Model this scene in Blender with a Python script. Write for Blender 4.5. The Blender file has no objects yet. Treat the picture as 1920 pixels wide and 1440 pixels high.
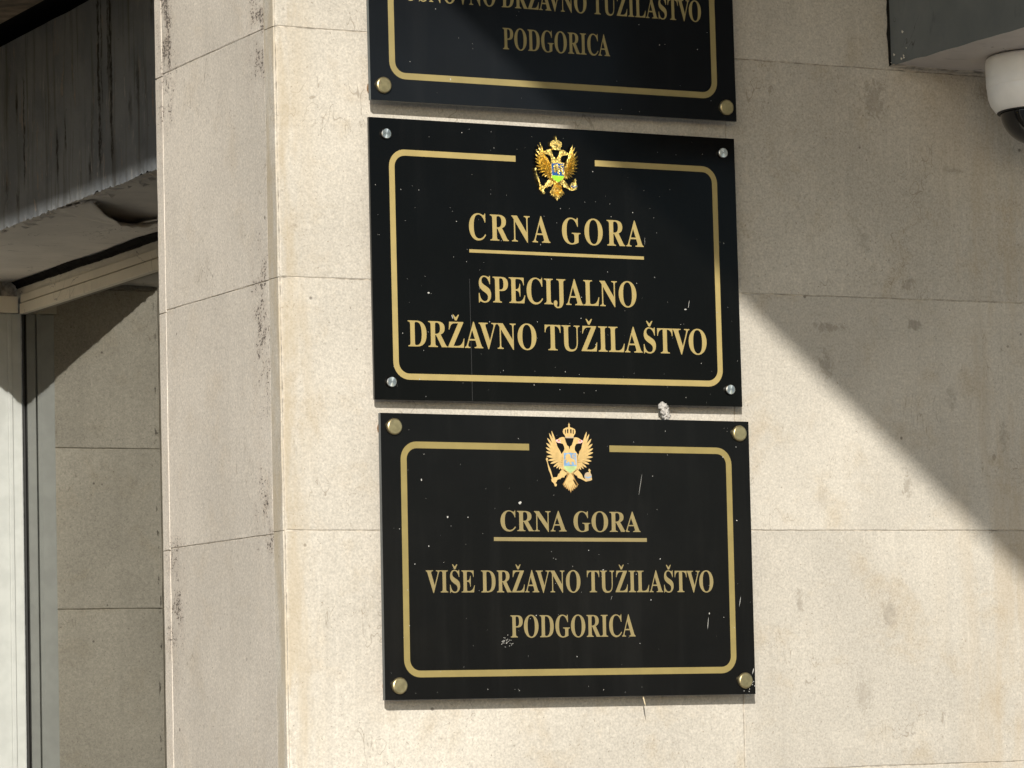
import bpy, bmesh, math, random
from mathutils import Vector, Matrix
from mathutils import noise as mnoise

S = bpy.context.scene
COL = S.collection
EYE = 1.6                      # camera height above the pavement, metres

# ------------------------------------------------------------------ camera
YAW, PITCH, ROLL = math.radians(27.624), math.radians(5.213), math.radians(-1.486)
fw = Vector((math.sin(YAW)*math.cos(PITCH), math.cos(YAW)*math.cos(PITCH), math.sin(PITCH)))
rt = Vector((math.cos(YAW), -math.sin(YAW), 0))
up = rt.cross(fw)
rt2 = rt*math.cos(ROLL) + up*math.sin(ROLL)
up2 = up*math.cos(ROLL) - rt*math.sin(ROLL)
cd = bpy.data.cameras.new('camera')
cd.sensor_width = 36.0
cd.lens = 6679.9/1920*36.0
cd.clip_start, cd.clip_end = 0.05, 3000
cam = bpy.data.objects.new('camera', cd); COL.objects.link(cam)
M = Matrix((rt2, up2, -fw)).transposed().to_4x4()
M.translation = Vector((-1.9968, -4.5054, EYE))
cam.matrix_world = M
S.camera = cam

# ------------------------------------------------------------------ light
SUN = Vector((0.56, 1.0, -0.47)).normalized()      # travel direction of the sunlight
w = bpy.data.worlds.new('World'); S.world = w; w.use_nodes = True
wn = w.node_tree
sky = wn.nodes.new('ShaderNodeTexSky'); sky.sky_type = 'NISHITA'; sky.sun_disc = False
sky.sun_elevation = math.asin(-SUN.z)
sky.sun_rotation = math.atan2(-SUN.x, -SUN.y)
sky.air_density = 1.0; sky.dust_density = 0.8; sky.ozone_density = 1.0
bg = wn.nodes['Background']; bg.inputs[1].default_value = 0.14
wn.links.new(sky.outputs[0], bg.inputs[0])
sd = bpy.data.lights.new('sun', 'SUN'); sd.energy = 4.6; sd.angle = math.radians(0.53)
sd.color = (1.0, 0.955, 0.88)
so = bpy.data.objects.new('sun', sd); COL.objects.link(so)
so.rotation_euler = SUN.to_track_quat('-Z', 'Y').to_euler()
so.location = (-6, -10, 8)
S.view_settings.view_transform = 'Standard'
S.view_settings.look = 'None'
S.view_settings.gamma = 1.0
S.view_settings.use_curve_mapping = False
S.view_settings.exposure = 0.06
S.cycles.max_bounces = 8
S.cycles.diffuse_bounces = 5

R = random.Random(7)

# ------------------------------------------------------------------ node helpers
class G:
    def __init__(s, name):
        s.m = bpy.data.materials.new(name); s.m.use_nodes = True
        s.t = s.m.node_tree; s.b = s.t.nodes['Principled BSDF']
        s._pos = None
    def n(s, typ, **kw):
        x = s.t.nodes.new(typ)
        for k, v in kw.items(): setattr(x, k, v)
        return x
    def put(s, sock, v):
        if hasattr(v, 'is_linked') or isinstance(v, bpy.types.NodeSocket): s.t.links.new(v, sock)
        elif isinstance(v, (tuple, list)):
            sock.default_value = tuple(v)+(1,) if len(v) == 3 and len(sock.default_value) == 4 else v
        else: sock.default_value = v
    def pos(s):
        if s._pos is None: s._pos = s.n('ShaderNodeNewGeometry').outputs['Position']
        return s._pos
    def obj(s): return s.n('ShaderNodeTexCoord').outputs['Object']
    def rnd(s): return s.n('ShaderNodeObjectInfo').outputs['Random']
    def map(s, v, scale=(1,1,1), loc=(0,0,0)):
        x = s.n('ShaderNodeMapping'); s.put(x.inputs['Vector'], v)
        x.inputs['Scale'].default_value = scale; x.inputs['Location'].default_value = loc
        return x.outputs[0]
    def noise(s, v, scale, detail=3, rough=.55, dist=0):
        x = s.n('ShaderNodeTexNoise'); s.put(x.inputs['Vector'], v)
        x.inputs['Scale'].default_value = scale; x.inputs['Detail'].default_value = detail
        x.inputs['Roughness'].default_value = rough; x.inputs['Distortion'].default_value = dist
        return x.outputs['Fac']
    def voro(s, v, scale, out='Distance', feature='F1'):
        x = s.n('ShaderNodeTexVoronoi', feature=feature); s.put(x.inputs['Vector'], v); x.inputs['Scale'].default_value = scale
        return x.outputs[out]
    def math(s, op, a, b=0.0, c=0.0):
        x = s.n('ShaderNodeMath', operation=op)
        s.put(x.inputs[0], a); s.put(x.inputs[1], b); s.put(x.inputs[2], c)
        return x.outputs[0]
    def rng(s, v, a, b, c=0., d=1., smooth=True):
        x = s.n('ShaderNodeMapRange'); x.interpolation_type = 'SMOOTHSTEP' if smooth else 'LINEAR'
        s.put(x.inputs[0], v)
        for i, q in enumerate((a, b, c, d)): x.inputs[i+1].default_value = q
        return x.outputs[0]
    def mix(s, fac, a, b, mode='MIX'):
        x = s.n('ShaderNodeMix', data_type='RGBA', blend_type=mode)
        s.put(x.inputs[0], fac); s.put(x.inputs[6], a); s.put(x.inputs[7], b)
        return x.outputs[2]
    def xyz(s, v):
        x = s.n('ShaderNodeSeparateXYZ'); s.put(x.inputs[0], v); return x.outputs
    def vadd(s, a, b):
        x = s.n('ShaderNodeVectorMath', operation='ADD'); s.put(x.inputs[0], a); s.put(x.inputs[1], b); return x.outputs[0]
    def comb(s, x_, y_, z_):
        x = s.n('ShaderNodeCombineXYZ')
        for i, q in enumerate((x_, y_, z_)): s.put(x.inputs[i], q)
        return x.outputs[0]
    def bump(s, h, strength=.3, dist=.002):
        x = s.n('ShaderNodeBump'); s.put(x.inputs['Height'], h)
        x.inputs['Strength'].default_value = strength; x.inputs['Distance'].default_value = dist
        s.t.links.new(x.outputs[0], s.b.inputs['Normal'])
    def out(s, color=None, rough=None, metal=None, spec=None):
        if color is not None: s.put(s.b.inputs['Base Color'], color)
        if rough is not None: s.put(s.b.inputs['Roughness'], rough)
        if metal is not None: s.put(s.b.inputs['Metallic'], metal)
        if spec is not None: s.put(s.b.inputs['Specular IOR Level'], spec)
        return s.m

def plain(name, color, rough=.6, metal=0, spec=.5, var=.12, scale=40, bump=0):
    g = G(name)
    f = g.noise(g.pos(), scale, 4)
    c = g.mix(g.rng(f, .3, .7), tuple(q*(1-var) for q in color), tuple(min(1, q*(1+var)) for q in color))
    if bump: g.bump(f, bump)
    return g.out(c, rough, metal, spec)

# ------------------------------------------------------------------ materials
SMUDGE = [(.907,.560,.030,.007,.45),(.893,.502,.012,.020,.4),(1.057,.567,.014,.010,.5),(1.05,.628,.014,.012,.45),(.993,.129,.016,.022,.35),
          (.942,.006,.016,.030,.28),(.834,.147,.006,.026,.4),(1.032,.322,.008,.016,.45),(1.141,.81,.020,.006,.35),(.999,.915,.022,.035,.4),
          (1.212,.398,.012,.02,.35),(1.216,.935,.03,.014,.45),(.97,.70,.012,.02,.3),(1.12,.46,.01,.022,.3),(.88,.30,.01,.02,.2)]
def stone(name, base, lichen=False, smudges=False, brown=.5, seam=False):
    g = G(name)
    P = g.pos(); r = g.rnd()
    off = g.math('MULTIPLY', r, 37.0)
    Q = g.vadd(P, g.comb(off, off, off))
    big = g.noise(Q, 2.6, 5, .6)
    mid = g.noise(Q, 14, 5, .65, .4)
    fine = g.noise(P, 300, 3, .7)
    grain = g.noise(P, 120, 2, .6)
    c = g.mix(g.rng(big, .3, .7), tuple(q*.86 for q in base), tuple(q*1.08 for q in base))
    c = g.mix(g.math('MULTIPLY', g.rng(mid, .50, .74), brown), c, (base[0]*.80, base[1]*.72, base[2]*.60))
    c = g.mix(g.math('MULTIPLY', g.rng(g.noise(Q, 6, 4, .6, 1.2), .58, .75), .35), c, tuple(q*1.14 for q in base))
    # grain: pale crystals and darker pores
    k = g.rng(fine, .28, .72, .77, 1.20, False)
    k = g.math('MULTIPLY', k, g.rng(grain, .3, .7, .93, 1.06, False))
    c = g.mix(1.0, c, g.comb(k, k, k), 'MULTIPLY')
    pores = g.rng(g.noise(P, 190, 2, .75), .655, .72)
    c = g.mix(g.math('MULTIPLY', pores, .62), c, (base[0]*.36, base[1]*.32, base[2]*.28))
    dots = g.math('MULTIPLY', g.rng(g.voro(P, 26), .085, .045), g.rng(g.noise(P, 9, 2), .52, .6))
    c = g.mix(g.math('MULTIPLY', dots, .7), c, (.10, .085, .07))
    # faint vertical wash marks
    st = g.noise(g.map(P, (34, 34, 1.6)), 1.0, 4, .6)
    c = g.mix(g.math('MULTIPLY', g.rng(st, .52, .72), .22), c, tuple(q*.68 for q in base))
    # hairline scuffs
    sc = g.noise(g.map(P, (22, 22, 9)), 1.0, 2, .5, 2.2)
    line = g.rng(g.math('ABSOLUTE', g.math('SUBTRACT', sc, .5)), .010, .003)
    gate = g.rng(g.noise(Q, 8, 2), .58, .64)
    c = g.mix(g.math('MULTIPLY', g.math('MULTIPLY', line, gate), .5), c, (base[0]*.40, base[1]*.36, base[2]*.31))
    if smudges:
        xs_ = g.xyz(P)[0]
        edge = g.math('MULTIPLY', g.rng(xs_, .075, .0), g.rng(g.noise(g.map(P, (30, 30, 5)), 1, 4, .6), .38, .62))
        c = g.mix(g.math('MULTIPLY', edge, .55), c, (base[0]*.80, base[1]*.70, base[2]*.53))
        far = g.math('MULTIPLY', g.rng(xs_, 1.02, 1.28), g.rng(g.noise(g.map(P, (24, 24, 3)), 1, 4, .6), .42, .62))
        c = g.mix(g.math('MULTIPLY', far, .45), c, (base[0]*.80, base[1]*.68, base[2]*.52))
        ws = g.math('MULTIPLY', g.rng(g.noise(g.map(P, (55, 55, 3.5)), 1, 5, .7), .56, .70), g.rng(g.noise(Q, 4, 2), .42, .6))
        c = g.mix(g.math('MULTIPLY', ws, .40), c, tuple(min(1, q*1.28) for q in base))
    # every slab a little different
    v = g.rng(r, 0, 1, .955, 1.035, False)
    c = g.mix(1.0, c, g.comb(v, v, v), 'MULTIPLY')
    x, y, z = g.xyz(P)[:3]
    if smudges:
        wob = g.math('MULTIPLY', g.math('SUBTRACT', g.noise(g.map(P, (75, 75, 55)), 1, 5, .75, 1.5), .5), 4.2)
        tot = None
        for (sx, sz, a, b, k) in SMUDGE:
            dx = g.math('DIVIDE', g.math('SUBTRACT', x, sx), a*1.15)
            dz = g.math('DIVIDE', g.math('SUBTRACT', z, sz+EYE), b*1.15)
            d = g.math('ADD', g.math('SQRT', g.math('ADD', g.math('MULTIPLY', dx, dx), g.math('MULTIPLY', dz, dz))), wob)
            m = g.math('MULTIPLY', g.rng(d, 1.0, .3), min(.6, k*1.0))
            tot = m if tot is None else g.math('MAXIMUM', tot, m)
        c = g.mix(tot, c, (base[0]*.38, base[1]*.35, base[2]*.31))
    if lichen:
        sp = g.noise(g.map(P, (150, 150, 230)), 1.0, 3, .8)
        def zone(prof):
            cr = g.n('ShaderNodeValToRGB'); g.put(cr.inputs[0], g.rng(z, EYE-.2, EYE+1.2, 0, 1, False))
            e = cr.color_ramp.elements
            e[0].position = 0; e[0].color = (0,0,0,1); e[1].position = 1; e[1].color = (prof[-1][1],)*3+(1,)
            for (pz, val) in prof:
                q = e.new(min(.999, max(.001, (pz+.2)/1.4))); q.color = (val, val, val, 1)
            return cr.outputs[0]
        def band(y0, wd): return g.rng(g.math('ABSOLUTE', g.math('SUBTRACT', y, y0)), wd, wd*.15)
        zf = zone([(-.1,.10),(.05,.12),(.17,.12),(.215,.3),(.235,.75),(.28,.9),(.33,.75),(.36,.15),(.45,.5),(.50,.95),(.60,1.),(.655,.5),(.69,.08),(.86,.05),(.90,.7),(.98,1.),(1.05,1.)])
        zb = zone([(-.05,.05),(.08,.3),(.12,.8),(.165,1.),(.20,.55),(.25,.8),(.28,.15),(.6,.03),(.86,.05),(.90,.8),(1.0,1.)])
        amt = g.math('MAXIMUM', g.math('MULTIPLY', zf, band(.054, .066)), g.math('MULTIPLY', zb, band(.40, .060)))
        big2 = g.rng(g.noise(g.map(P, (34, 34, 26)), 1.0, 3, .6), .36, .62)
        amt = g.math('MULTIPLY', amt, big2)
        th = g.math('SUBTRACT', .66, g.math('MULTIPLY', amt, .20))
        mk_ = g.math('MULTIPLY', g.rng(g.math('SUBTRACT', sp, th), 0, .06), g.rng(amt, .02, .18))
        c = g.mix(g.math('MULTIPLY', amt, .30), c, (.33, .25, .20))
        c = g.mix(g.math('MULTIPLY', mk_, .85), c, (.055, .045, .038))
    if seam:
        dn = g.rng(g.noise(g.map(P, (90, 90, 26)), 1, 3, .7), .56, .64)
        m1 = g.math('MULTIPLY', g.rng(g.math('ABSOLUTE', g.math('SUBTRACT', x, .321)), .006, .002), dn)
        m2 = g.math('MULTIPLY', g.rng(g.math('ABSOLUTE', g.math('SUBTRACT', x, .5655)), .007, .001), g.rng(g.noise(g.map(P, (60, 60, 14)), 1, 4, .7), .40, .55))
        c = g.mix(g.math('MULTIPLY', g.math('MAXIMUM', m1, m2), .85), c, (.05, .04, .03))
    h = g.math('ADD', fine, g.math('MULTIPLY', mid, .8))
    g.bump(h, .22, .0012)
    return g.out(c, .82, 0, .3)

BASE = (.522, .484, .417)
M_front = stone('limestone_front', BASE, smudges=True)
M_reveal = stone('limestone_reveal', (.625, .572, .494), lichen=True, brown=.25)
M_back = stone('limestone_back', (.525, .488, .412), brown=.3, seam=True)
M_mortar = plain('mortar', (.40, .36, .30), .95, var=.5, scale=60)

def painted_beam():
    g = G('peeling_grey_paint'); P = g.pos(); x, y, z = g.xyz(P)[:3]
    zr = g.math('SUBTRACT', z, EYE)
    c = g.mix(g.rng(g.noise(P, 9, 4), .35, .65), (.185, .20, .215), (.25, .265, .275))
    strk = g.noise(g.map(P, (46, 46, 2.4)), 1.0, 5, .65)
    c = g.mix(g.math('MULTIPLY', g.rng(strk, .50, .70), .75), c, (.085, .08, .068))
    # bare ochre / pink plaster where the paint has gone
    peel = g.math('MULTIPLY', g.rng(g.noise(g.map(P, (44, 44, 9)), 1.0, 4, .7, .5), .60, .64), g.rng(g.noise(P, 5, 2), .47, .55))
    c = g.mix(g.math('MULTIPLY', peel, .85), c, (.33, .28, .235))
    lt = g.math('MULTIPLY', g.rng(g.noise(g.map(P, (95, 95, 13)), 1, 4, .75), .60, .66), g.rng(g.noise(g.map(P, (7, 7, 4)), 1, 2), .45, .6))
    c = g.mix(g.math('MULTIPLY', lt, .6), c, (.50, .47, .42))
    # black runs
    jit = g.math('MULTIPLY', g.math('SUBTRACT', g.noise(g.map(P, (60, 60, 30)), 1.0, 4, .7), .5), .028)
    yj = g.math('ADD', y, jit)
    tot = None
    for (y0, wd, za, zb, k) in [(1.488,.008,.97,1.40,1.),(1.473,.005,1.08,1.40,.8),(1.429,.009,.97,1.40,1.),(1.44,.004,1.12,1.4,.9),(1.929,.007,1.13,1.24,1.),
                                (1.888,.005,1.0,1.25,.9),(1.71,.006,.985,1.12,.9),(1.665,.007,1.03,1.14,.9),(1.538,.009,.955,1.04,1.),(1.279,.016,.985,1.03,1.),
                                (1.30,.012,1.06,1.18,.7),(1.335,.01,1.03,1.13,.6),(1.99,.01,.97,1.08,.7),(1.93,.015,.95,1.04,.8),(1.23,.008,1.20,1.32,.8)]:
        m = g.rng(g.math('ABSOLUTE', g.math('SUBTRACT', yj, y0)), wd, wd*.3)
        mz = g.math('MULTIPLY', g.rng(zr, za, za+.05), g.rng(zr, zb, zb-.05))
        m = g.math('MULTIPLY', g.math('MULTIPLY', m, mz), k)
        tot = m if tot is None else g.math('MAXIMUM', tot, m)
    tot = g.math('MULTIPLY', tot, g.rng(g.noise(g.map(P, (160, 160, 60)), 1.0, 3, .7), .34, .52))
    c = g.mix(tot, c, (.018, .016, .014))
    spk = g.rng(g.noise(P, 95, 4, .75), .68, .73)
    c = g.mix(g.math('MULTIPLY', spk, .8), c, (.03, .027, .024))
    g.bump(g.math('ADD', g.noise(P, 60, 4), g.math('MULTIPLY', peel, -1.2)), .5, .003)
    return g.out(c, .7, 0, .35)
M_beam = painted_beam()

def soffit_paint(name, a, b):
    g = G(name); P = g.pos()
    c = g.mix(g.rng(g.noise(P, 7, 5, .6), .3, .7), a, b)
    s = g.noise(g.map(P, (5, 5, 5)), 1, 3, .5, 2.5)
    line = g.math('MULTIPLY', g.rng(g.math('ABSOLUTE', g.math('SUBTRACT', s, .5)), .006, .001), g.rng(g.noise(P, 6, 2), .5, .58))
    c = g.mix(g.math('MULTIPLY', line, .75), c, (.05, .045, .04))
    c = g.mix(g.math('MULTIPLY', g.rng(g.noise(g.map(P, (9, 30, 9)), 1, 4, .7), .58, .72), .5), c, tuple(q*.55 for q in a))
    g.bump(g.noise(P, 45, 4), .35, .003)
    return g.out(c, .75, 0, .3)
M_soffit = soffit_paint('soffit_paint', (.58, .55, .51), (.70, .66, .61))
M_beam2 = soffit_paint('bracket_grey_paint', (.125, .135, .130), (.165, .172, .164))
M_beam2s = soffit_paint('bracket_soffit_paint', (.48, .445, .42), (.58, .54, .51))
M_board = plain('stained_board', (.22, .165, .11), .8, var=.6, scale=16, bump=.4)
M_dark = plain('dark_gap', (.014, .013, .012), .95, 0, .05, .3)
M_frame = soffit_paint('cream_frame_paint', (.70, .65, .54), (.80, .74, .62))
M_plaster = soffit_paint('chipped_plaster', (.58, .54, .46), (.72, .68, .58))
M_white = plain('pale_grey_frame_paint', (.44, .455, .43), .45, var=.06, scale=30)
M_rubber = plain('rubber', (.015, .015, .014), .6)
M_pave = plain('paving', (.17, .163, .152), .85, var=.15, scale=4)
M_conc = plain('concrete', (.22, .21, .195), .85, var=.15, scale=6)

def glass_mat():
    g = G('dark_reflective_glass'); P = g.pos()
    d = g.n('ShaderNodeBsdfDiffuse'); d.inputs[0].default_value = (.003, .003, .003, 1)
    s = g.n('ShaderNodeBsdfGlossy'); s.inputs['Roughness'].default_value = .012
    s.inputs[0].default_value = (.97, .98, .95, 1)
    bm = g.n('ShaderNodeBump'); g.put(bm.inputs['Height'], g.noise(P, 1.6, 2)); bm.inputs['Strength'].default_value = .02; bm.inputs['Distance'].default_value = .01
    g.t.links.new(bm.outputs[0], s.inputs['Normal'])
    fr = g.n('ShaderNodeFresnel'); fr.inputs[0].default_value = 2.15
    mx = g.n('ShaderNodeMixShader')
    g.put(mx.inputs[0], g.math('ADD', g.math('MULTIPLY', fr.outputs[0], .85), .12))
    g.t.links.new(d.outputs[0], mx.inputs[1]); g.t.links.new(s.outputs[0], mx.inputs[2])
    g.t.links.new(mx.outputs[0], g.t.nodes['Material Output'].inputs[0])
    return g.m
M_glass = glass_mat()

def plate_mat(name, base, rough, dust):
    g = G(name); P = g.pos()
    s = g.noise(g.map(P, (26, 26, 2)), 1, 4, .6)
    d = g.math('ADD', g.math('MULTIPLY', g.rng(g.noise(P, 5, 5, .65), .4, .75), .6), g.math('MULTIPLY', g.rng(s, .5, .75), .7))
    d = g.math('ADD', d, g.math('MULTIPLY', g.rng(g.noise(P, 300, 3, .7), .6, .75), .8))
    c = g.mix(g.math('MULTIPLY', d, dust), base, (.30, .29, .27))
    return g.out(c, g.rng(g.noise(P, 12, 4), .3, .7, rough, rough+.07), 0, .11)
M_plate = [plate_mat('black_plate_upper', (.0080, .0092, .0108), .10, .010),
           plate_mat('black_plate_middle', (.0020, .0019, .0016), .10, .006),
           plate_mat('black_plate_lower', (.0048, .0049, .0050), .14, .012)]
M_edge = [plain('plate_edge_glass', (.085, .10, .105), .25), plain('plate_edge_black', (.02, .02, .02), .3), plain('plate_edge_grey', (.07, .078, .082), .3)]
M_gold = [plain('gold_print_upper', (.28, .225, .092), .5, 0, .4, .06), plain('gold_print_middle', (.365, .282, .108), .5, 0, .4, .05), plain('gold_print_lower', (.252, .200, .088), .5, 0, .4, .06)]
M_line3 = plain('gold_border_lower', (.262, .205, .072), .5, 0, .4, .06)
M_brass = plain('aged_brass', (.42, .35, .19), .36, .85, .5, .18, 120, .05)
M_flange = plain('brown_plastic', (.42, .22, .09), .5)
def steel():
    g = G('turned_steel')
    g.out((.62, .62, .60), .26, 1)
    g.b.inputs['Anisotropic'].default_value = .9
    t = g.n('ShaderNodeTangent', direction_type='RADIAL', axis='Y')
    g.t.links.new(t.outputs[0], g.b.inputs['Tangent'])
    return g.m
M_steel = steel()
def gold_metal():
    g = G('gilded_relief'); P = g.pos()
    g.bump(g.noise(P, 260, 3, .6), .9, .003)
    return g.out(g.mix(g.noise(P, 90, 2), (.90, .62, .13), (1.0, .84, .36)), .27, 1)
M_gilt = gold_metal()
M_yellow = plain('emblem_yellow_print', (.60, .42, .17), .5, 0, .4, .08, 200)
M_ochre = plain('emblem_ochre_print', (.30, .17, .05), .5)
M_giltdark = plain('gilt_recess', (.30, .17, .035), .3, 1)
M_cream = plain('emblem_cream_print', (.46, .36, .24), .5, 0, .4, .05)
M_blue3 = plain('emblem_blue_print', (.20, .35, .55), .5, 0, .4, .2, 120)
M_green3 = plain('emblem_green_print', (.42, .55, .25), .5, 0, .4, .15, 120)
M_red = plain('emblem_red_print', (.60, .05, .06), .5)
M_pink = plain('emblem_pink_print', (.82, .48, .45), .5)
M_blue2 = plain('emblem_blue_enamel', (.014, .075, .27), .2, 0, .5, .1)
M_green2 = plain('emblem_green_enamel', (.30, .70, .03), .2, 0, .5, .05)
M_speck = plain('pale_speck', (.44, .43, .40), .8)
M_fluff = plain('grey_fluff', (.42, .40, .37), .95, 0, .1, .2, 300)
M_straw = plain('dry_straw', (.72, .60, .38), .7)
M_cctv = plain('camera_white_plastic', (.84, .825, .79), .35, 0, .5, .05, 20)
M_dome = plain('camera_dome_smoked', (.006, .006, .007), .06, 0, .6)

# ------------------------------------------------------------------ mesh helpers
def tag(o, label, cat, group=None):
    o['label'] = label; o['category'] = cat
    if group: o['group'] = group
    o['kind'] = 'thing'
    return o
def link(o, parent=None):
    COL.objects.link(o)
    if parent: o.parent = parent
    return o
def empty(name, loc=(0,0,0)):
    o = bpy.data.objects.new(name, None); o.location = loc; o.empty_display_size = .1
    return link(o)
def mesh(name, verts, faces, mats, parent=None, smooth=False, idx=None):
    me = bpy.data.meshes.new(name); me.from_pydata([tuple(v) for v in verts], [], faces)
    for m in (mats if isinstance(mats, list) else [mats]): me.materials.append(m)
    if idx: me.polygons.foreach_set('material_index', idx)
    if smooth: me.polygons.foreach_set('use_smooth', [True]*len(me.polygons))
    me.update()
    return link(bpy.data.objects.new(name, me), parent)
def from_bm(name, bm, mats, parent=None, smooth=False):
    me = bpy.data.meshes.new(name); bm.to_mesh(me); bm.free()
    for m in (mats if isinstance(mats, list) else [mats]): me.materials.append(m)
    if smooth: me.polygons.foreach_set('use_smooth', [True]*len(me.polygons))
    return link(bpy.data.objects.new(name, me), parent)
def box_bm(bm, x0, x1, y0, y1, z0, z1, c=0):
    vs = bmesh.ops.create_cube(bm, size=1)['verts']
    for v in vs:
        v.co = Vector(((x0+x1)/2+v.co.x*(x1-x0), (y0+y1)/2+v.co.y*(y1-y0), (z0+z1)/2+v.co.z*(z1-z0)))
    if c:
        es = list({e for v in vs for e in v.link_edges})
        bmesh.ops.bevel(bm, geom=es, offset=c, segments=2, affect='EDGES', profile=.6)
def box(name, x0, x1, y0, y1, z0, z1, m, parent=None, c=0):
    bm = bmesh.new(); box_bm(bm, x0, x1, y0, y1, z0+EYE, z1+EYE, c)
    return from_bm(name, bm, m, parent)
def lathe(prof, n=32, axis='Z'):
    vs, fs = [], []
    for (r, h) in prof:
        for i in range(n):
            a = 2*math.pi*i/n
            vs.append((r*math.cos(a), r*math.sin(a), h) if axis == 'Z' else (r*math.cos(a), h, r*math.sin(a)))
    for j in range(len(prof)-1):
        for i in range(n):
            a, b = j*n+i, j*n+(i+1) % n
            fs.append((a, b, b+n, a+n) if axis == 'Z' else (a, a+n, b+n, b))
    fs.append(tuple(range(n))[::-1] if axis == 'Z' else tuple(range(n)))
    top = tuple(range((len(prof)-1)*n, len(prof)*n))
    fs.append(top if axis == 'Z' else top[::-1])
    return vs, fs

def slab(u0, u1, v0, v1, t, fmap, m, parent, c=.0018, jit=.00045, step=.03, cl=None):
    """one cladding stone: wavy arris, chamfer, thickness t; fmap(u, v, depth) -> world"""
    rim = []
    def side(a, b):
        L = math.dist(a, b); n = max(2, int(L/step))
        for i in range(n):
            k = i/n; rim.append((a[0]+(b[0]-a[0])*k, a[1]+(b[1]-a[1])*k))
    cs = [(u0, v0), (u1, v0), (u1, v1), (u0, v1)]
    for i in range(4): side(cs[i], cs[(i+1) % 4])
    cu, cv = (u0+u1)/2, (v0+v1)/2
    n = len(rim); vs = []
    for ring, (ins, d) in enumerate(((c, 0), (0, c), (0, t))):
        for (u, v) in rim:
            j = R.uniform(-jit, jit) if ring < 2 else 0
            if ring == 0 and R.random() < .10: j += R.uniform(0, .0016)
            inl = ins*(cl/c) if (cl and ring == 0) else ins
            iu = (inl+j) if abs(u-u0) < 1e-6 else (-(ins+j) if abs(u-u1) < 1e-6 else 0)
            iv = (ins+j) if abs(v-v0) < 1e-6 else (-(ins+j) if abs(v-v1) < 1e-6 else 0)
            if ring and iu == iv == 0: pass
            vs.append(fmap(u+iu, v+iv, d if not (cl and ring == 1 and abs(u-u0) < 1e-6) else .0036))
    fs = [tuple(range(n))]
    for r_ in (0, 1):
        for i in range(n):
            a, b = r_*n+i, r_*n+(i+1) % n
            fs.append((a, a+n, b+n, b))
    o = mesh('stone_slab', vs, fs, m, parent)
    return o

# ------------------------------------------------------------------ the ground
gr = mesh('pavement', [(-300,-300,0),(300,-300,0),(300,300,0),(-300,300,0)], [(0,1,2,3)], M_pave)
gr['kind'] = 'structure'

# ------------------------------------------------------------------ facade with its return into the entrance
G2 = .00055
facade = tag(empty('stone_facade', (0, 0, 0)), 'pale limestone clad wall and its return into the entrance, behind the three signs', 'wall')
box('mortar_core', .0018, 3.65, .0018, .4425, -EYE+.001, 2.40, M_mortar, facade)
ZJ = [.9605-.3533*i for i in range(-5, 9)]
ZJ = [z for z in ZJ if z > -EYE-.2]
XJ = [0, .7316, 1.4632, 2.1948, 2.9264, 3.658]
def rows(zs, lo=-EYE+.002, hi=2.40):
    zs = sorted(zs); out = []
    edges = [lo]+[z for z in zs if lo+.03 < z < hi-.03]+[hi]
    return list(zip(edges[:-1], edges[1:]))
for (za, zb) in rows(ZJ):
    for i in range(5):
        dp = R.uniform(0, .0007)
        slab(XJ[i]+(G2 if i else 0), XJ[i+1]-G2, za+G2, zb-G2, .0357,
             lambda u, v, d, dp=dp: (u, d+dp, v+EYE), M_front, facade, c=.0010, cl=.0042 if i == 0 else None)
KJ = [.9631, .6062, .2506]+[.2506-.3550*i for i in range(1, 6)]+[.9631+.3550*i for i in range(1, 5)]
for (za, zb) in rows(KJ):
    slab(.0372, .4185, za+G2, zb-G2, .03, lambda u, v, d: (d+.0005, .0372+.4185-u, v+EYE), M_reveal, facade, c=.0008)
for (za, zb) in rows([z-.003 for z in KJ]):
    slab(.4192, .4462, za+G2, zb-G2, .03, lambda u, v, d: (d+.0002, .4192+.4462-u, v+EYE), M_reveal, facade, c=.0009)

# ------------------------------------------------------------------ canopy that throws the slanting shade
cy = empty('entrance_canopy', (1.3, 0, EYE+2.145))
tag(cy, 'flat concrete canopy overhead that shades the right of the wall', 'canopy')
def box_l(name, parent, x0, x1, y0, y1, z0, z1, m, c=0):
    p = parent.location
    bm = bmesh.new(); box_bm(bm, x0-p.x, x1-p.x, y0-p.y, y1-p.y, z0+EYE-p.z, z1+EYE-p.z, c)
    return from_bm(name, bm, m, parent)
box_l('slab', cy, -1.10, 3.65, -5.4, -.004, 2.145, 2.28, M_conc, .002)
box_l('shade_slab', cy, -1.10, -.006, -.002, 2.82, 2.145, 2.28, M_conc, .002)  # unseen slab added to shade the peeling beam and dim the recess
box_l('fascia_edge', cy, -1.098, 3.65, -5.42, -5.402, 2.16, 2.36, M_conc)

# ------------------------------------------------------------------ entrance recess: back wall
BY = 2.835
bw = tag(empty('recess_wall', (0, BY, 0)), 'sunlit stone wall at the back of the entrance, mirrored in the dark glass', 'wall')
def bl(u, v, d): return (u, d, v+EYE)
box_l('mortar_core', bw, -3.5, .70, BY+.004, BY+.25, -EYE+.001, 2.30, M_mortar)
for (za, zb) in rows([.594+.3527*i for i in range(-6, 5)], hi=2.30):
    xs = [-3.5, -2.8, -2.1, -1.33, -.51, .313, .5655]
    for i in range(6):
        slab(xs[i]+G2, xs[i+1]-G2, za+G2, zb-G2, .03, bl, M_back, bw)

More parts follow.
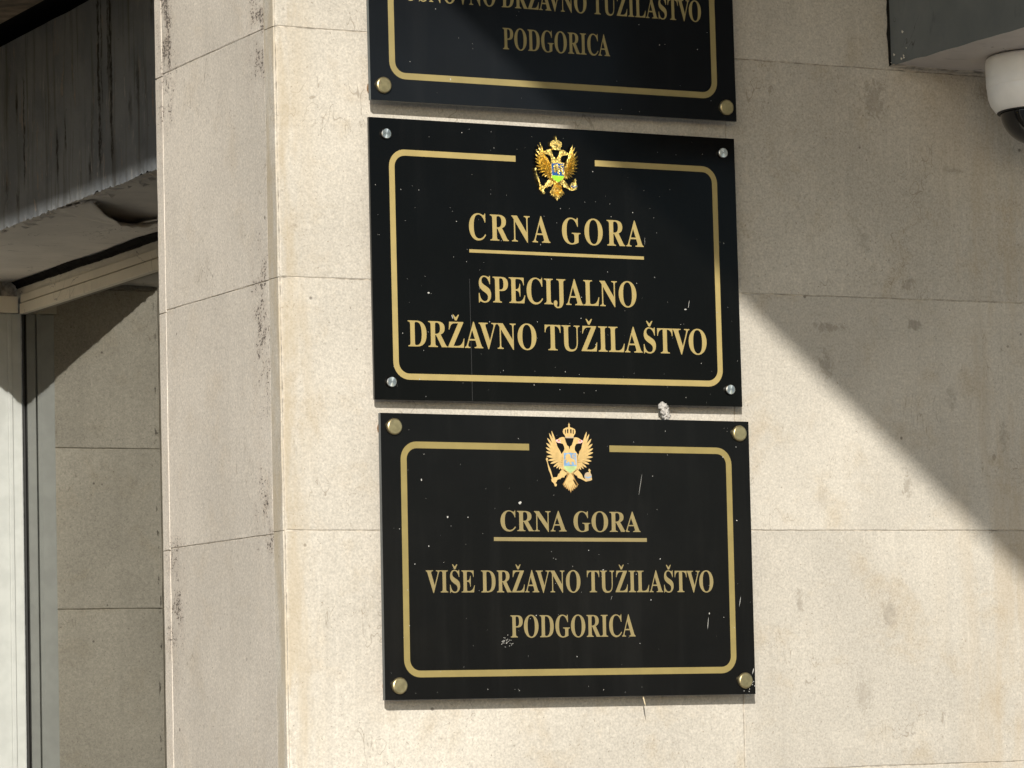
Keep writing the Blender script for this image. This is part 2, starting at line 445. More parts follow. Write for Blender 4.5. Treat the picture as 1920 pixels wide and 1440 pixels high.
box_l('upper_wall', bw, .30, .70, .4445, BY-.002, 1.634, 2.30, M_back)
pl = tag(empty('porch_pier', (-2.5, 1.4, 0)), 'stone pier with an added light-absorbing dark inner panel across the entrance from the signs', 'wall')
box_l('pier_core', pl, -3.5, -1.60, 0, BY-.004, -EYE+.001, 2.30, M_back)
box_l('light_absorber', pl, -1.599, -1.59, .35, BY-.05, -EYE+.002, 2.25, M_dark)  # dark panel added out of view to soak up light in the recess
pc = tag(empty('porch_ceiling', (-1, 1.4, EYE+2.3)), 'dark boarded ceiling high over the recessed entrance', 'ceiling')
box_l('panel', pc, -3.5, .64, .45, BY+.25, 2.302, 2.42, M_board)

mt = empty('bounce_blocker', (-.5, 1.4, 0)); tag(mt, 'added unseen dark bounce-light mat covering the floor of the recessed entrance', 'blocker')
box_l('blocker_sheet', mt, -1.58, .60, .12, BY-.06, -EYE+.004, -EYE+.016, M_rubber)  # unseen dark sheet added to cut light bouncing off the recess floor

# ------------------------------------------------------------------ lintel beam over the side glazing
FX, FZ = .311, .9515
lb = tag(empty('lintel_beam', (FX, .4464, 0)), 'dark grey beam with peeling paint and black runs above the side glass', 'beam')
def fascia():
    NF = 760
    ys = [.4464+(BY-.004-.4464)*i/NF for i in range(NF+1)]
    zs = [0, .006, .014, .03, .06, .12, .2, .3, .358]
    vs, fs = [], []
    for i, y in enumerate(ys):
        e = mnoise.noise(Vector((y*9, 1, 3)))*.003+mnoise.noise(Vector((y*60, 5, 3)))*.003+mnoise.noise(Vector((y*200, 5, 8)))*.0035
        for j, dz in enumerate(zs):
            k = max(0, 1-dz/.04)
            b = mnoise.noise(Vector((y*14, dz*10, 9)))*.0025
            x = FX+b*(.4+.6*(j > 0))+(.0022*mnoise.noise(Vector((y*60, dz*60, 2))) if j < 4 else 0)
            vs.append((x-FX, y-.4464, FZ+dz+e*k+EYE))
    n = len(zs)
    for i in range(NF):
        for j in range(n-1):
            a = i*n+j; fs.append((a, a+1, a+1+n, a+n))
    return mesh('painted_face', vs, fs, M_beam, lb, True)
fascia()
def soffit():
    vs, fs = [], []
    ny, nx = 150, 24
    for i in range(ny+1):
        y = .4464+(BY-.004-.4464)*i/ny
        for j in range(nx+1):
            x = FX+.0005+(.668-FX)*j/nx
            z = .9555+mnoise.noise(Vector((x*9, y*6, 4)))*.0025+mnoise.noise(Vector((x*30, y*26, 7)))*.0008
            if j == 0: z = FZ+.001
            vs.append((x-FX, y-.4464, z+EYE))
    for i in range(ny):
        for j in range(nx):
            a = i*(nx+1)+j; fs.append((a, a+1, a+nx+2, a+nx+1))
    return mesh('soffit', vs, fs, M_soffit, lb, True)
sf = soffit()
bm = bmesh.new(); box_bm(bm, .012, .355, .0, BY-.008-.4464, .964+EYE, 1.305+EYE)
from_bm('concrete_core', bm, M_dark, lb)
def flake():
    """paint film that has come away from the soffit: hinged at the back, sagging edge towards the street"""
    A, B, C = Vector((.338, 1.604)), Vector((.470, 1.762)), Vector((.560, 1.775))
    vs, fs = [], []; ns, nt = 26, 8
    for i in range(ns+1):
        s = i/ns
        p = A*(1-s)**2+B*2*s*(1-s)*1.0+C*s*s
        p = p+Vector((.003, -.004))*mnoise.noise(Vector((s*13, 2, 2)))
        d = .028*math.sin(math.pi*min(1, s*1.02))**.8*(1+.25*mnoise.noise(Vector((s*9, 1, 1))))
        for j in range(nt+1):
            t = j/nt
            q = p+Vector((-.02, .13))*t
            vs.append((q.x-FX, q.y-.4464, .9535-d*(1-t)**1.7-.0012+EYE))
    for i in range(ns):
        for j in range(nt):
            a = i*(nt+1)+j; fs.append((a, a+1, a+nt+2, a+nt+1))
    o = mesh('paint_flake', vs, fs, M_soffit, lb, True)
    md = o.modifiers.new('thick', 'SOLIDIFY'); md.thickness = .0012; md.offset = 1
    # little curls along the arris
    for k in range(46):
        y = 1.15+R.random()*1.0; x = FX+.002+R.random()*.05*R.random(); L = .008+.03*R.random()**2; wd = .0025+.006*R.random()
        a = R.uniform(-.5, .5); z = .9535+EYE
        dx, dy = math.cos(a)*L, math.sin(a)*L
        mesh('paint_curl', [(x-FX, y-.4464, z-.0005), (x-FX+dx*.6, y-.4464+dy*.6, z-.001), (x-FX+dx, y-.4464+dy+wd*.3, z-.001),
                            (x-FX+dx*.5, y-.4464+dy*.5+wd, z-.003-.004*R.random())], [(0, 1, 2, 3)], M_soffit, lb)
    return o
flake()

ov = tag(empty('overhang_slab', (-.1, .4464, EYE+1.33)), 'brown stained board overhang tucked above the peeling grey beam', 'overhang')
def boards():
    p = ov.location
    xs = [-.10, -.006, .088, .182, .272]
    for i in range(4):
        bm = bmesh.new(); box_bm(bm, xs[i]+.001-p.x, xs[i+1]-.001-p.x, .004, BY-.4464-.01, .0+R.uniform(0, .003), .025, .002)
        from_bm('board', bm, M_board, ov)
    bm = bmesh.new(); box_bm(bm, -.10-p.x, .64-p.x, .002, BY-.4464-.008, .027, .30)
    from_bm('deck', bm, M_dark, ov)
boards()

# ------------------------------------------------------------------ side window (dark reflecting glass)
GX = .637
wd_ = tag(empty('side_window', (GX, .4464, 0)), 'side window of dark reflecting glass in a pale painted frame, under the peeling beam', 'window')
def wbox(name, x0, x1, y0, y1, z0, z1, m, c=.001, parent=None):
    bm = bmesh.new(); box_bm(bm, x0-GX, x1-GX, y0-.4464, y1-.4464, z0+EYE, z1+EYE, c)
    return from_bm(name, bm, m, parent or wd_)
Y0 = .4466
wbox('glass_pane', GX, GX+.006, Y0+.002, 2.812, -1.45, .889, M_glass, 0)
def plaster_strip():
    vs, fs = [], []; n = 220
    for i in range(n+1):
        y = Y0+(BY-.004-Y0)*i/n
        e = mnoise.noise(Vector((y*16, 3, 1)))*.005+mnoise.noise(Vector((y*55, 2, 8)))*.003
        b = mnoise.noise(Vector((y*10, 3, 5)))*.002
        zt = .944+e
        for (x, z) in ((.631+b*.3, .9245), (.630+b, .932), (.631+b, zt-.003), (.634, zt), (.668, zt+.001)):
            vs.append((x-GX, y-.4464, z+EYE))
    for i in range(n):
        for j in range(4):
            a = i*5+j; fs.append((a, a+1, a+6, a+5))
    return mesh('plaster_strip', vs, fs, M_plaster, wd_)
plaster_strip()
def gap_shade():  # black strip painting in the shade of the gap above the head rail
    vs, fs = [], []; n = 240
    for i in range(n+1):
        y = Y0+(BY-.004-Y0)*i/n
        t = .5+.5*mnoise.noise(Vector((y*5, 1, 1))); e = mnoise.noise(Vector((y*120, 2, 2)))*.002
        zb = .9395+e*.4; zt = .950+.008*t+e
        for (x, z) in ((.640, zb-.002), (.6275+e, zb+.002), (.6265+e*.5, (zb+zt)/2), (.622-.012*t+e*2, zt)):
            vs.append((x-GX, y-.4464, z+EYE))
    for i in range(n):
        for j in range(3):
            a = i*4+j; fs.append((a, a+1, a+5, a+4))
    mesh('gap_shade_strip', vs, fs, M_dark, wd_)
gap_shade()
wbox('head_rail', .626, .668, Y0, 2.80, .9065, .924, M_frame, .0015)
wbox('glazing_bead', .624, .660, Y0, 2.80, .8815, .9045, M_frame, .002)
wbox('bead_backing', .634, .664, Y0, 2.80, .890, .915, M_dark, 0)
wbox('bottom_rail', .612, .668, Y0, 2.80, -1.59, -1.44, M_white, .002)
wbox('gasket', .6325, .6365, 2.806, 2.8115, -1.44, .882, M_rubber, .001)
# jamb post facing the street, with its half-round bead
pst = wbox('jamb_post', .5665, .6325, 2.812, 2.845, -1.595, .884, M_white, .003)
wbox('post_bead', .599, .609, 2.8075, 2.8115, -1.595, .884, M_white, .0015, pst)
wbox('head_return', .562, .6235, 2.806, 2.845, .8845, .921, M_frame, .002)
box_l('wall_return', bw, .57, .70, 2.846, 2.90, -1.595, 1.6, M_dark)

# ------------------------------------------------------------------ bracket beam and dome camera, upper right
bb = tag(empty('bracket_beam', (1.3, 0, EYE+.966)), 'grey painted concrete beam jutting from the shaded wall above the dome camera', 'beam')
def bracket():
    p = bb.location
    x0, x1, y0, z0, z1 = 1.0295, 2.1, -.95, .966, 2.1445
    vs, fs = [], []; n = 60; zs = [0, .004, .012, .03, 0.1, .3, 1.17]
    for i in range(n+1):
        y = -.0005+(y0)*i/n
        for j, dz in enumerate(zs):
            dz = min(dz, z1-z0)
            e = mnoise.noise(Vector((y*25, 3, dz*4)))*.0022+mnoise.noise(Vector((y*80, dz*40, 1)))*.0012
            vs.append((x0+y*-.03+e*(.5 if j else 1.2)-p.x, y, dz+(e if j < 3 else 0)))
    m_ = len(zs)
    for i in range(n):
        for j in range(m_-1):
            a = i*m_+j; fs.append((a, a+m_, a+m_+1, a+1))
    mesh('side_face', vs, fs, M_beam2, bb, True)
    vs, fs = [], []
    for i in range(n+1):
        y = -.0005+(y0)*i/n
        for j in range(21):
            k = j/20
            e = mnoise.noise(Vector((y*12, k*14, 1)))*.002
            x = x0+y*-.03+(x1-x0)*k
            vs.append((x-p.x+.0006*(j == 0), y, (.001 if j == 0 else .0)+e))
    for i in range(n):
        for j in range(20):
            a = i*21+j; fs.append((a, a+1, a+22, a+21))
    mesh('soffit', vs, fs, M_beam2s, bb, True)
    bm = bmesh.new(); box_bm(bm, x0+.035-p.x, x1-.004-p.x, y0+.004, -.001, .006, z1-z0-.002)
    from_bm('core', bm, M_dark, bb)
    # torn filler bead where the beam meets the stone
    vs, fs = [], []; n = 40
    for i in range(n+1):
        x = x0-.004+(.30)*i/n
        e = abs(mnoise.noise(Vector((x*40, 2, 2))))*.006; t = .002+.004*abs(mnoise.noise(Vector((x*70, 8, 2))))
        vs += [(x-p.x, -.0008, -.001-e), (x-p.x, -.0008-t-.002, -.0005-e*.3), (x-p.x, -.012-t, .001)]
    for i in range(n):
        a = i*3; fs += [(a, a+3, a+4, a+1), (a+1, a+4, a+5, a+2)]
    mesh('filler', vs, fs, M_mortar, bb)
    vs, fs = [], []; n = 60
    for i in range(n+1):
        z = .0+.75*i/n
        e = abs(mnoise.noise(Vector((z*30, 2, 6))))*.006
        vs += [(x0-.001-e-.002-p.x, -.0009, z), (x0+.002-p.x, -.004, z), (x0+.003-p.x, -.012-e, z)]
    for i in range(n):
        a = i*3; fs += [(a, a+1, a+4, a+3), (a+1, a+2, a+5, a+4)]
    mesh('edge_crack', vs, fs, M_dark, bb)
bracket()
def chips():
    p = bb.location
    for k in range(7):
        y = -.004-R.random()*.05; z = .004+R.random()**2*.045; a = .0008+.0020*R.random()
        x = 1.0295-y*.03*-1-.0028
        o = mesh('paint_chip', [(x-p.x, y-a, z), (x-p.x-.0008, y, z-a*.8), (x-p.x-.0004, y+a*.9, z+a*.2), (x-p.x-.0012, y+a*.1, z+a)], [(0, 1, 2, 3)], M_plaster, bb)
chips()

dc = tag(empty('dome_camera', (1.1915, -.150, EYE+.9645)), 'white dome security camera with smoked bubble under the grey beam', 'camera')
dc.scale = (.9, .9, .88)
prof = [(.020, -.0005), (.079, -.0005), (.0825, -.004), (.0835, -.010), (.0835, -.036), (.0828, -.0372), (.0832, -.0385), (.0832, -.0515), (.082, -.053), (.0825, -.0545),
        (.081, -.070), (.077, -.083), (.070, -.0935), (.066, -.0965), (.063, -.0965)]
vs, fs = lathe(prof[::-1], 64)
hs = mesh('housing', vs, fs[:-1], M_cctv, dc, True)
md = hs.modifiers.new('edge', 'EDGE_SPLIT'); md.split_angle = math.radians(50)
dp = [(.0615*math.cos(a), -.094-.060*math.sin(a)) for a in [i*math.pi/2/14 for i in range(15)]]
vs, fs = lathe([(max(r_, .0004), h) for r_, h in dp][::-1], 56)
mesh('bubble', vs, fs, M_dome, dc, True)
vs, fs = lathe([(.064, -.0975), (.0665, -.0975), (.0668, -.095), (.064, -.095)], 56)
mesh('trim_ring', vs, fs, M_rubber, dc, True)
vs, fs = lathe([(.012, -.135), (.018, -.132), (.018, -.105), (.014, -.10)], 24)
lens = mesh('lens_barrel', vs, fs, M_rubber, dc, True)

# ------------------------------------------------------------------ lettering: bold roman capitals
_cv = bpy.data.curves.new('measure', 'FONT'); _cv.resolution_u = 6
_ob = bpy.data.objects.new('measure', _cv); COL.objects.link(_ob)
def bold(ch): return chr(0x1D400+ord(ch)-65)
_cache = {}
def raw(body):
    _cv.body = body
    me = _ob.to_mesh()
    vs = [v.co.copy() for v in me.vertices]; fs = [tuple(p.vertices) for p in me.polygons]
    _ob.to_mesh_clear()
    return vs, fs
def glyph(ch):
    if ch not in _cache:
        vs, fs = raw(bold(ch)); x0 = min(v.x for v in vs); x1 = max(v.x for v in vs)
        w2, _ = raw(bold(ch)+bold('I')); i0, _ = raw(bold('I'))
        adv = max(v.x for v in w2)-max(v.x for v in i0)
        _cache[ch] = (vs, fs, x0, x1, adv)
    return _cache[ch]
CAP = max(v.y for v in glyph('E')[0])
CARON = {'Ž': 'Z', 'Š': 'S'}
KERN = {('A', 'V'): -.12, ('V', 'N'): .0, ('L', 'A'): .02, ('T', 'V'): -.01, ('V', 'O'): -.06, ('Z', 'A'): .0, ('T', 'U'): .0, ('N', 'A'): -.02, ('R', 'A'): -.03, ('C', 'A'): -.02}
def lettering(text, x0, x1, base, cap, y, m, parent, track=0.0, space=.26):
    """text in one mesh, fitted between x0 and x1, standing on base with capitals cap high"""
    vs, fs = [], []; pen = 0.; prev = None; lo = hi = None
    for ch in text:
        if ch == ' ': pen += space+track; prev = None; continue
        b = CARON.get(ch, ch)
        gv, gf, gx0, gx1, adv = glyph(b)
        if prev: pen += KERN.get((prev, b), 0)
        o = len(vs)
        vs += [Vector((v.x+pen, v.y)) for v in gv]; fs += [tuple(i+o for i in f) for f in gf]
        if ch in CARON:
            o = len(vs); cx_ = pen+(gx0+gx1)/2; h0, h1 = CAP*1.055, CAP*1.275
            pts = [(-.030, h0), (.030, h0), (.125, h1), (.085, h1+.004), (.0, h0+(h1-h0)*.52), (-.085, h1+.004), (-.125, h1)]
            vs += [Vector((cx_+px, py)) for px, py in pts]; fs += [(o, o+1, o+2, o+3, o+4), (o, o+4, o+5, o+6)]
        if lo is None: lo = pen+gx0
        hi = pen+gx1
        pen += adv+track; prev = b
    sx = (x1-x0)/(hi-lo); sy = cap/CAP
    out = [(x0+(v.x-lo)*sx, y, base+v.y*sy) for v in vs]
    return mesh('lettering', out, fs, m, parent)

# ------------------------------------------------------------------ emblem: crowned two-headed eagle (drawing units, y down)
def emblem(parent, cx_, cz_, s, y0, relief, mm):
    yb = y0
    def P(p): return ((p[0]-703)*s+cx_, (710-p[1])*s+cz_)
    def plate(name, pts, d0, d1, m, par, bev=0.):
        """polygon with thickness, from d0 to d1 metres proud of the plate"""
        q = [P(p) for p in pts]; n = len(q)
        a2 = sum(q[i][0]*q[(i+1) % n][1]-q[(i+1) % n][0]*q[i][1] for i in range(n))
        if a2 < 0: q = q[::-1]
        ctr = (sum(a for a, _ in q)/n, sum(b for _, b in q)/n)
        vs = [(a, yb-d0, b) for a, b in q]+[(a, yb-d1, b) for a, b in q]
        fs = [tuple(range(n, 2*n))]+[(i, (i+1) % n, (i+1) % n+n, i+n) for i in range(n)]
        return mesh(name, vs, fs, m, par)
    def leaves(name, items, m, par):
        """feathers: root, tip, half width; ridged when in relief"""
        vs, fs = [], []
        for k, (r0, t0, hw, lv) in enumerate(items):
            a, b = Vector(P(r0)), Vector(P(t0)); ax = (b-a); L = ax.length; ax = ax/L; nx = Vector((-ax.y, ax.x))
            prof = [(0, .55), (.25, .9), (.55, 1.), (.8, .72), (.93, .36), (1., .03)]
            o = len(vs); d = lv+.00003*k; rid = relief*.42
            for (t, wv) in prof:
                c = a+ax*L*t; hwv = hw*s*wv
                arc = math.sin(t*math.pi*.6)*rid
                for (kx, dz) in ((-1, 0), (0, rid*.8*wv), (1, 0)):
                    q = c+nx*hwv*kx
                    vs.append((q.x, yb-d-dz-arc, q.y))
            for j in range(len(prof)-1):
                for c in (0, 1):
                    i0 = o+j*3+c; fs.append((i0, i0+1, i0+4, i0+3))
        return mesh(name, vs, fs, m, par)
    h1, h2, h3 = relief*.25+.0003, relief*.5+.0006, relief*.8+.0009
    gold = mm['gold']
    body = [(560,690),(545,650),(590,598),(606,560),(598,515),(575,476),(520,462),(480,452),(447,440),(443,418),(480,402),(520,374),(575,360),(612,366),(628,430),(655,495),(690,520),(698,560),
            (708,560),(714,520),(748,495),(775,430),(790,366),(830,360),(885,374),(925,402),(955,418),(955,440),(925,452),(880,462),(830,476),(806,515),(800,560),(812,598),(860,650),(846,690),
            (850,900),(790,950),(705,1000),(620,950),(556,900)]
    em = plate('emblem', body, 0, h1, gold, parent)
    # wings: long flight feathers and a row of coverts
    tips = [(365,262),(318,300),(280,382),(260,468),(250,545),(250,612),(258,690),(285,760),(330,812),(385,868),(440,892),(492,910),(535,914)]
    roots = [(470,575),(455,580),(450,600),(455,625),(465,650),(478,675),(492,700),(505,725),(515,750),(525,775),(533,795),(541,815),(549,830)]
    cov = [((520,655),(395,420),16),((528,668),(372,470),15),((532,690),(345,530),15),((538,708),(340,600),14),((545,728),(350,665),14),((550,748),(375,722),14),((552,772),(405,775),14),((555,800),(440,820),13),((557,830),(480,855),18)]
    cov2 = [((545,690),(452,520),15),((550,705),(425,570),13),((553,725),(418,630),13),((556,750),(430,690),13),((558,780),(455,745),13),((560,815),(490,800),18)]
    for sg in (1, -1):
        mir = (lambda p: p) if sg == 1 else (lambda p: (1403-p[0], p[1]))
        it = [(mir(r0), mir(t0), 24-.9*abs(i-3), h1) for i, (r0, t0) in enumerate(zip(roots, tips))]
        it += [(mir(a), mir(b), w_, h2) for a, b, w_ in cov]+[(mir(a), mir(b), w_, h3) for a, b, w_ in cov2]
        wg = leaves('wing', it, gold, em)
        plate('wing_root', [mir(p) for p in [(560,690),(497,655),(522,602),(470,545),(445,500),(425,560),(420,640),(450,740),(500,820),(556,870)]], 0, h1*.8, mm['under'], em)
        # beak and tongue
        plate('beak', [mir(p) for p in [(443,416),(462,404),(500,406),(545,424),(520,434),(470,432),(470,446),(530,446),(545,462),(490,462),(450,444)]], 0, h1+.0002, mm['beak'], em)
        plate('tongue', [mir(p) for p in [(478,412),(505,410),(518,424),(490,430)]], 0, h1+.0004, mm['tongue'], em)
        # leg with feathered thigh
        if sg == 1: leg = [(640,925),(560,905),(520,935),(500,975),(475,985),(470,1010),(452,1038),(400,1042),(368,1048),(342,1080),(350,1110),(395,1150),(440,1120),(450,1090),(490,1070),(515,1072),(530,1050),(565,1040),(590,1045),(600,1015),(640,985)]
        else: leg = [(768,925),(845,905),(880,935),(905,960),(930,990),(950,1040),(985,1065),(1040,1072),(1085,1060),(1115,1030),(1122,1075),(1080,1092),(1000,1106),(960,1085),(925,1070),(895,1058),(850,1045),(835,1010),(805,1000),(768,970)]
        plate('leg', leg, 0, h1, gold, em)
    # tail
    tail = [(645,975),(635,1030),(600,1095),(555,1162),(590,1175),(585,1205),(618,1200),(622,1236),(652,1225),(668,1265),(690,1248),(708,1302),(728,1248),(752,1265),(764,1225),(795,1236),(798,1200),(832,1205),(824,1175),(860,1160),(812,1095),(778,1030),(768,975)]
    tl = plate('tail', tail, 0, h1, gold if relief else mm['under'], em)
    leaves('tail_feathers', [((690-i*4, 1000+abs(i)*3), (707-i*34, 1285-abs(i)*24), 14, h1) for i in range(-4, 5)]+[((700-i*6, 985), (707-i*24, 1130-abs(i)*14), 11, h2) for i in range(-3, 4)], gold, em)
    # crown
    cr = plate('crown', [(628,376),(618,335),(590,305),(580,270),(592,228),(640,203),(684,194),(690,160),(682,150),(694,140),(700,118),(708,140),(720,150),(712,160),(718,194),(762,203),(812,228),(824,270),(812,305),(786,335),(778,376)], 0, h2, gold, em)
    plate('crown_band', [(622,352),(784,352),(776,378),(630,378)], h2, h2+.0003+relief*.2, mm['pale'], em)
    for (a, b, wv) in ((672, 262, 13), (732, 262, 13), (628, 270, 9), (778, 270, 9)):
        plate('crown_opening', [(a-wv, b-28), (a, b-40), (a+wv, b-28), (a+wv*.8, b+34), (a-wv*.8, b+34)], h2, h2+.0002, mm['dark'], em)
    # sceptre and orb
    sc = plate('sceptre', [(248,745),(252,722),(268,712),(282,725),(284,748),(275,765),(292,830),(318,885),(340,935),(352,985),(372,1045),(420,1140),(445,1160),(436,1192),(408,1196),(398,1166),(350,1060),(330,990),(300,930),(290,890),(268,790)], 0, h2, gold, em)
    ob = plate('orb', [(1045+78*math.cos(t)*.9, 1018+72*math.sin(t)) for t in [i*math.pi/9 for i in range(18)]]+[], 0, h2, mm['pale'], em)
    plate('orb_cross', [(1068,960),(1060,925),(1048,915),(1060,905),(1064,890),(1080,892),(1084,908),(1100,916),(1086,928),(1092,965)], 0, h2+.0002, gold, em)
    plate('orb_band', [(985,1015),(1040,1035),(1105,1010),(1108,1026),(1042,1052),(984,1032)], h2, h2+.0003+relief*.1, mm['blue'], em)
    # shield
    sh = plate('shield', [(572,622),(590,602),(640,610),(703,598),(766,610),(818,602),(836,622),(842,700),(840,880),(800,925),(703,992),(606,925),(566,880),(564,700)], 0, h3, mm['rim'], em)
    plate('shield_field', [(588,628),(640,632),(703,622),(766,632),(820,628),(824,700),(824,848),(584,848),(584,700)], h3, h3+.0003, mm['blue'], em)
    plate('shield_base', [(584,851),(824,851),(822,878),(790,915),(703,970),(616,915),(586,878)], h3, h3+.0003, mm['green'], em)
    plate('lion', [(612,690),(628,660),(662,642),(700,648),(712,690),(722,716),(770,728),(800,750),(806,800),(820,826),(780,828),(778,790),(752,772),(722,786),(735,826),(698,828),(690,790),(664,770),(648,800),(620,795),(640,750),(610,740),(600,770),(596,735),(625,718)],
          h3+.0003, h3+.0006+relief*.12, mm['lion'], em)
    plate('lion_tail', [(742,700),(736,664),(770,648),(808,652),(806,668),(768,670),(760,684),(800,694),(812,722),(794,732),(790,714),(752,712)], h3+.0003, h3+.0006+relief*.1, mm['tail'], em)
    return em

# ------------------------------------------------------------------ the three name plates
def round_path(pts_mm, rad, n=8):
    """polyline with its inner corners rounded"""
    out = []
    for i, p in enumerate(pts_mm):
        if i in (0, len(pts_mm)-1): out.append(Vector(p)); continue
        p = Vector(p); a = (Vector(pts_mm[i-1])-p).normalized(); b = (Vector(pts_mm[i+1])-p).normalized()
        c = p+(a+b)*rad
        for k in range(n+1):
            t = k/n*math.pi/2
            out.append(c-b*rad*math.cos(t)-a*rad*math.sin(t))
    return out
def border(parent, W0, W1, T, Bt, g0, g1, th, y, m):
    """border ring with a gap at the top centre: outer edges W0, W1, T, Bt; millimetres"""
    rad = 25-th/2
    h = th/2
    path = [(g0, T-h), (W0+h, T-h), (W0+h, Bt+h), (W1-h, Bt+h), (W1-h, T-h), (g1, T-h)]
    c = round_path(path, rad)
    vs, fs = [], []
    for i, p in enumerate(c):
        d = (c[min(i+1, len(c)-1)]-c[max(i-1, 0)]).normalized(); nn = Vector((-d.y, d.x))
        for k in (-h, h):
            q = p+nn*k; vs.append((q.x/1000, y, q.y/1000))
    for i in range(len(c)-1): fs.append((2*i, 2*i+1, 2*i+3, 2*i+2))
    return mesh('border', vs, fs, m, parent)
def strip(name, x0, x1, z0, z1, y, m, parent):
    return mesh(name, [(x0/1000, y, z0/1000), (x1/1000, y, z0/1000), (x1/1000, y, z1/1000), (x0/1000, y, z1/1000)], [(0, 1, 2, 3)], m, parent)
def standoff(parent, x, z, yf, r, m, brass):
    x, z = x/1000, z/1000
    h = .0055 if brass else .0048
    pr = [(r*.92, yf+.0002), (r, yf-.0003), (r, yf-h+.0016), (r*.93, yf-h+.0005), (r*.84, yf-h), (r*.02, yf-h-.0001)]
    vs, fs = lathe(pr, 40, 'Y'); o = mesh('standoff_cap', vs, fs, m, parent, True)
    o.location = (x, 0, z)
    es = o.modifiers.new('e', 'EDGE_SPLIT'); es.split_angle = math.radians(18)
    rr = r*.98 if brass else r*.8
    vs, fs = lathe([(rr, -.0003), (rr, yf+.0065)], 28, 'Y'); mesh('spacer', vs, fs, M_flange if brass else m, o, True)
    return o
def specks(parent, n, seed, y, extra=()):
    r_ = random.Random(seed); vs, fs = [], []
    def blob(x, z, a, b, ang):
        o = len(vs); k = 7; cs, sn = math.cos(ang), math.sin(ang)
        for i in range(k):
            t = 2*math.pi*i/k; f = r_.uniform(.7, 1.2); u, v = a*f*math.cos(t), b*f*math.sin(t)
            vs.append((x+u*cs-v*sn, y-.00002*len(fs) % .0004, z+u*sn+v*cs))
        fs.append(tuple(range(o, o+k)))
    for i in range(n):
        a = .00028+.00062*r_.random()**3
        blob(r_.uniform(-.295, .295), r_.uniform(-.195, .195), a, a*r_.uniform(.6, 1.4), r_.random()*3)
    for i in range(max(1, n//70)):
        blob(r_.uniform(-.28, .28), r_.uniform(-.18, .18), .00016, r_.uniform(.003, .010), r_.uniform(-.5, .1))
    for e in extra: blob(*e)
    o = mesh('dirt_specks', vs, fs, M_speck, parent)
    o['kind'] = 'stuff'
    return o
def nameplate(i, label, cx_, cz_, deg, yf, th):
    root = empty('name_plate', (cx_, 0, EYE+cz_))
    root.rotation_euler = (0, math.radians(-deg), 0)
    tag(root, label, 'sign', 'name plates mounted one above the other')
    bm = bmesh.new(); box_bm(bm, -.300, .300, yf, yf+th, -.200, .200, .0006)
    for f in bm.faces:
        f.normal_update()
        f.material_index = 0 if f.normal.y < -.5 else 1
    from_bm('plate', bm, [M_plate[i], M_edge[i]], root)
    return root
FLAT = dict(gold=M_yellow, under=M_ochre, beak=M_pink, tongue=M_red, pale=M_cream, dark=M_plate[2], blue=M_blue3, green=M_green3, rim=M_yellow, lion=M_yellow, tail=M_cream)
METAL = dict(gold=M_gilt, under=M_giltdark, beak=M_gilt, tongue=M_gilt, pale=M_gilt, dark=M_gilt, blue=M_blue2, green=M_green2, rim=M_gilt, lion=M_gilt, tail=M_gilt)
L = .0003

y1 = -.030
s1 = nameplate(0, 'black plate with gold lettering OSNOVNO DRŽAVNO TUŽILAŠTVO PODGORICA, half in shade', .4326, 1.0589, .10, y1, .0075)
border(s1, -270, 268, 158, -168, -67, 63, 9.2, y1-L, M_gold[0])
lettering('OSNOVNO DRŽAVNO TUŽILAŠTVO', -.2445, .2443, -.0537, .031, y1-L, M_gold[0], s1)
lettering('PODGORICA', -.0880, .0878, -.1147, .031, y1-L, M_gold[0], s1)
lettering('CRNA GORA', -.114, .112, .036, .029, y1-L, M_gold[0], s1)
strip('underline', -126, 123, 21.5, 26.8, y1-L, M_gold[0], s1)
for (x, z) in ((-280.5, -178.5), (281.5, -180), (-280.5, 180), (281.5, 180)): standoff(s1, x, z, y1, .0116, M_brass, True)
specks(s1, 60, 3, y1-.0005, [(-.174, -.1635, .0008, .002, .1)])
emblem(s1, -.001, .1416, 8.52e-5, y1, 0, FLAT)

y2 = -.0205
s2 = nameplate(1, 'black plate lettered SPECIJALNO DRŽAVNO TUŽILAŠTVO with gilded relief eagle and steel caps', .4332, .6355, -.05, y2, .0050)
border(s2, -270, 267.8, 156, -171, -68, 62, 8.7, y2-L, M_gold[1])
lettering('CRNA GORA', -.1457, .1398, .0317, .0375, y2-L, M_gold[1], s2, track=.10, space=.22)
strip('underline', -146.2, 139.6, 13.1, 17.7, y2-L, M_gold[1], s2)
lettering('SPECIJALNO', -.1327, .1252, -.0573, .0370, y2-L, M_gold[1], s2)
lettering('DRŽAVNO TUŽILAŠTVO', -.2462, .2416, -.1237, .0367, y2-L, M_gold[1], s2)
for (x, z) in ((-274.3, 177), (278, 177.2), (-274.5, -174.8), (278.3, -175)): standoff(s2, x, z, y2, .0079, M_steel, False)
specks(s2, 150, 5, y2-.0005, [(-.176, -.080, .0006, .0035, .25), (.207, -.058, .0022, .0012, .1), (.213, -.050, .0004, .006, -.2), (-.2125, -.047, .0018, .001, 0)])
strip('water_run', -147.2, -146.4, -199, -25, y2-.0002, plain('faint_run', (.022, .022, .022), .5), s2)
emblem(s2, -.003, .1405, 7.97e-5, y2, .0068, METAL)

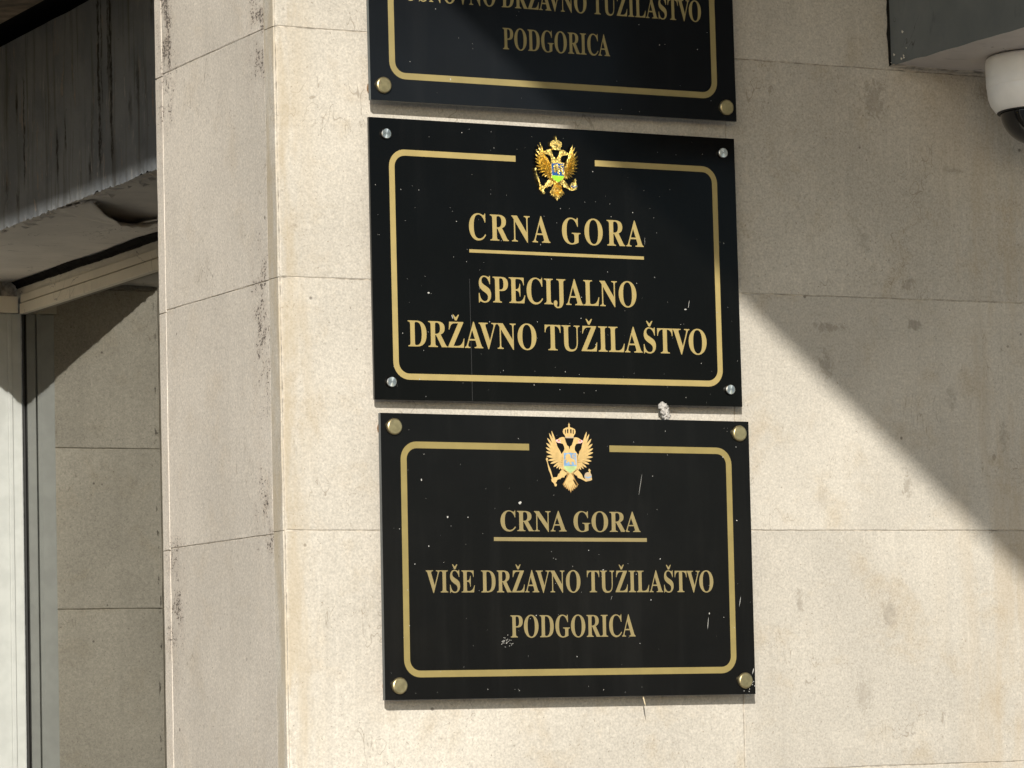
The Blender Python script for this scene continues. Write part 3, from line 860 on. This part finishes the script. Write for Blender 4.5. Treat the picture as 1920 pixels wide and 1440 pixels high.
y3 = -.030
s3 = nameplate(2, 'black plate lettered VIŠE with flat printed yellow eagle and brass caps', .4355, .2147, -.376, y3, .0075)
border(s3, -270, 268.6, 160.6, -169, -66.5, 64.3, 9.4, y3-L, M_line3)
lettering('CRNA GORA', -.1147, .1127, .0360, .0287, y3-L, M_gold[2], s3)
strip('underline', -125.8, 122.8, 21.8, 27.2, y3-L, M_gold[2], s3)
lettering('VIŠE DRŽAVNO TUŽILAŠTVO', -.2340, .2326, -.0508, .0309, y3-L, M_gold[2], s3)
lettering('PODGORICA', -.1020, .1005, -.1145, .0312, y3-L, M_gold[2], s3)
for (x, z) in ((-280, 180.8), (282.2, 182), (-278.5, -180.2), (281.4, -180)): standoff(s3, x, z, y3, .0116, M_brass, True)
sp = [(-.0835, .076, .0030, .0022, .3), (-.2385, .107, .0011, .0018, .1), (-.1985, .055, .0012, .0014, 0), (-.2290, .014, .0009, .001, 0), (.114, .105, .00025, .019, -.2), (.222, -.095, .0004, .009, -.12), (.2245, -.082, .0009, .0014, 0), (.277, -.065, .0004, .008, -.2),
      (.2965, -.166, .0008, .005, -.3), (.275, .054, .0012, .0009, 0)]
rr_ = random.Random(4)
sp += [(-.110+rr_.gauss(0, .006), -.120+rr_.gauss(0, .004), .0006, .0005, 0) for _ in range(30)]+[(.288+rr_.gauss(0, .006), -.185+rr_.gauss(0, .008), .0007, .0008, 0) for _ in range(26)]
specks(s3, 95, 9, y3-.0005, sp)
emblem(s3, -.001, .1416, 8.52e-5, y3, 0, FLAT)
bpy.data.objects.remove(_ob)

# ------------------------------------------------------------------ bits caught on the signs
def fluff():
    bm = bmesh.new()
    for k, (x, z, r_) in enumerate(((0, 0, .0062), (.0025, -.006, .0058), (.0045, -.012, .0050), (.0035, -.016, .0032))):
        t = bmesh.ops.create_icosphere(bm, subdivisions=3, radius=r_)['verts']
        for v in t:
            n = v.co.normalized(); v.co += n*(mnoise.noise(v.co*420+Vector((k, 0, 0)))*.004+mnoise.noise(v.co*1500)*.0018)
            v.co.x += x; v.co.z += z
    o = from_bm('fluff_tuft', bm, M_fluff, None, True)
    o.location = (.5965, -.0235, EYE+.4325)
    tag(o, 'small pale grey tuft of fluff stuck below the plate with steel caps', 'fluff')
fluff()
def straw():
    a, b = Vector((.5490, -.022, .0155)), Vector((.5405, -.044, -.0005))
    ax = (b-a).normalized(); s_ = ax.cross(Vector((0, 1, 0))).normalized(); t = ax.cross(s_)
    vs = []
    for k, w_ in ((0, .0006), (.35, .0015), (.7, .0013), (1, .0002)):
        c = a.lerp(b, k)
        for (i, j) in ((1, 0), (0, 1), (-1, 0), (0, -1)): vs.append(c+s_*w_*i+t*w_*.5*j)
    fs = [(0, 1, 2, 3), (15, 14, 13, 12)]+[(r_*4+i, r_*4+(i+1) % 4, r_*4+4+(i+1) % 4, r_*4+4+i) for r_ in range(3) for i in range(4)]
    o = mesh('straw', [v-a for v in vs], fs, M_straw)
    o.location = a+Vector((0, 0, EYE))
    tag(o, 'short dry straw poking out under the plate with brass caps and printed eagle', 'straw')
straw()
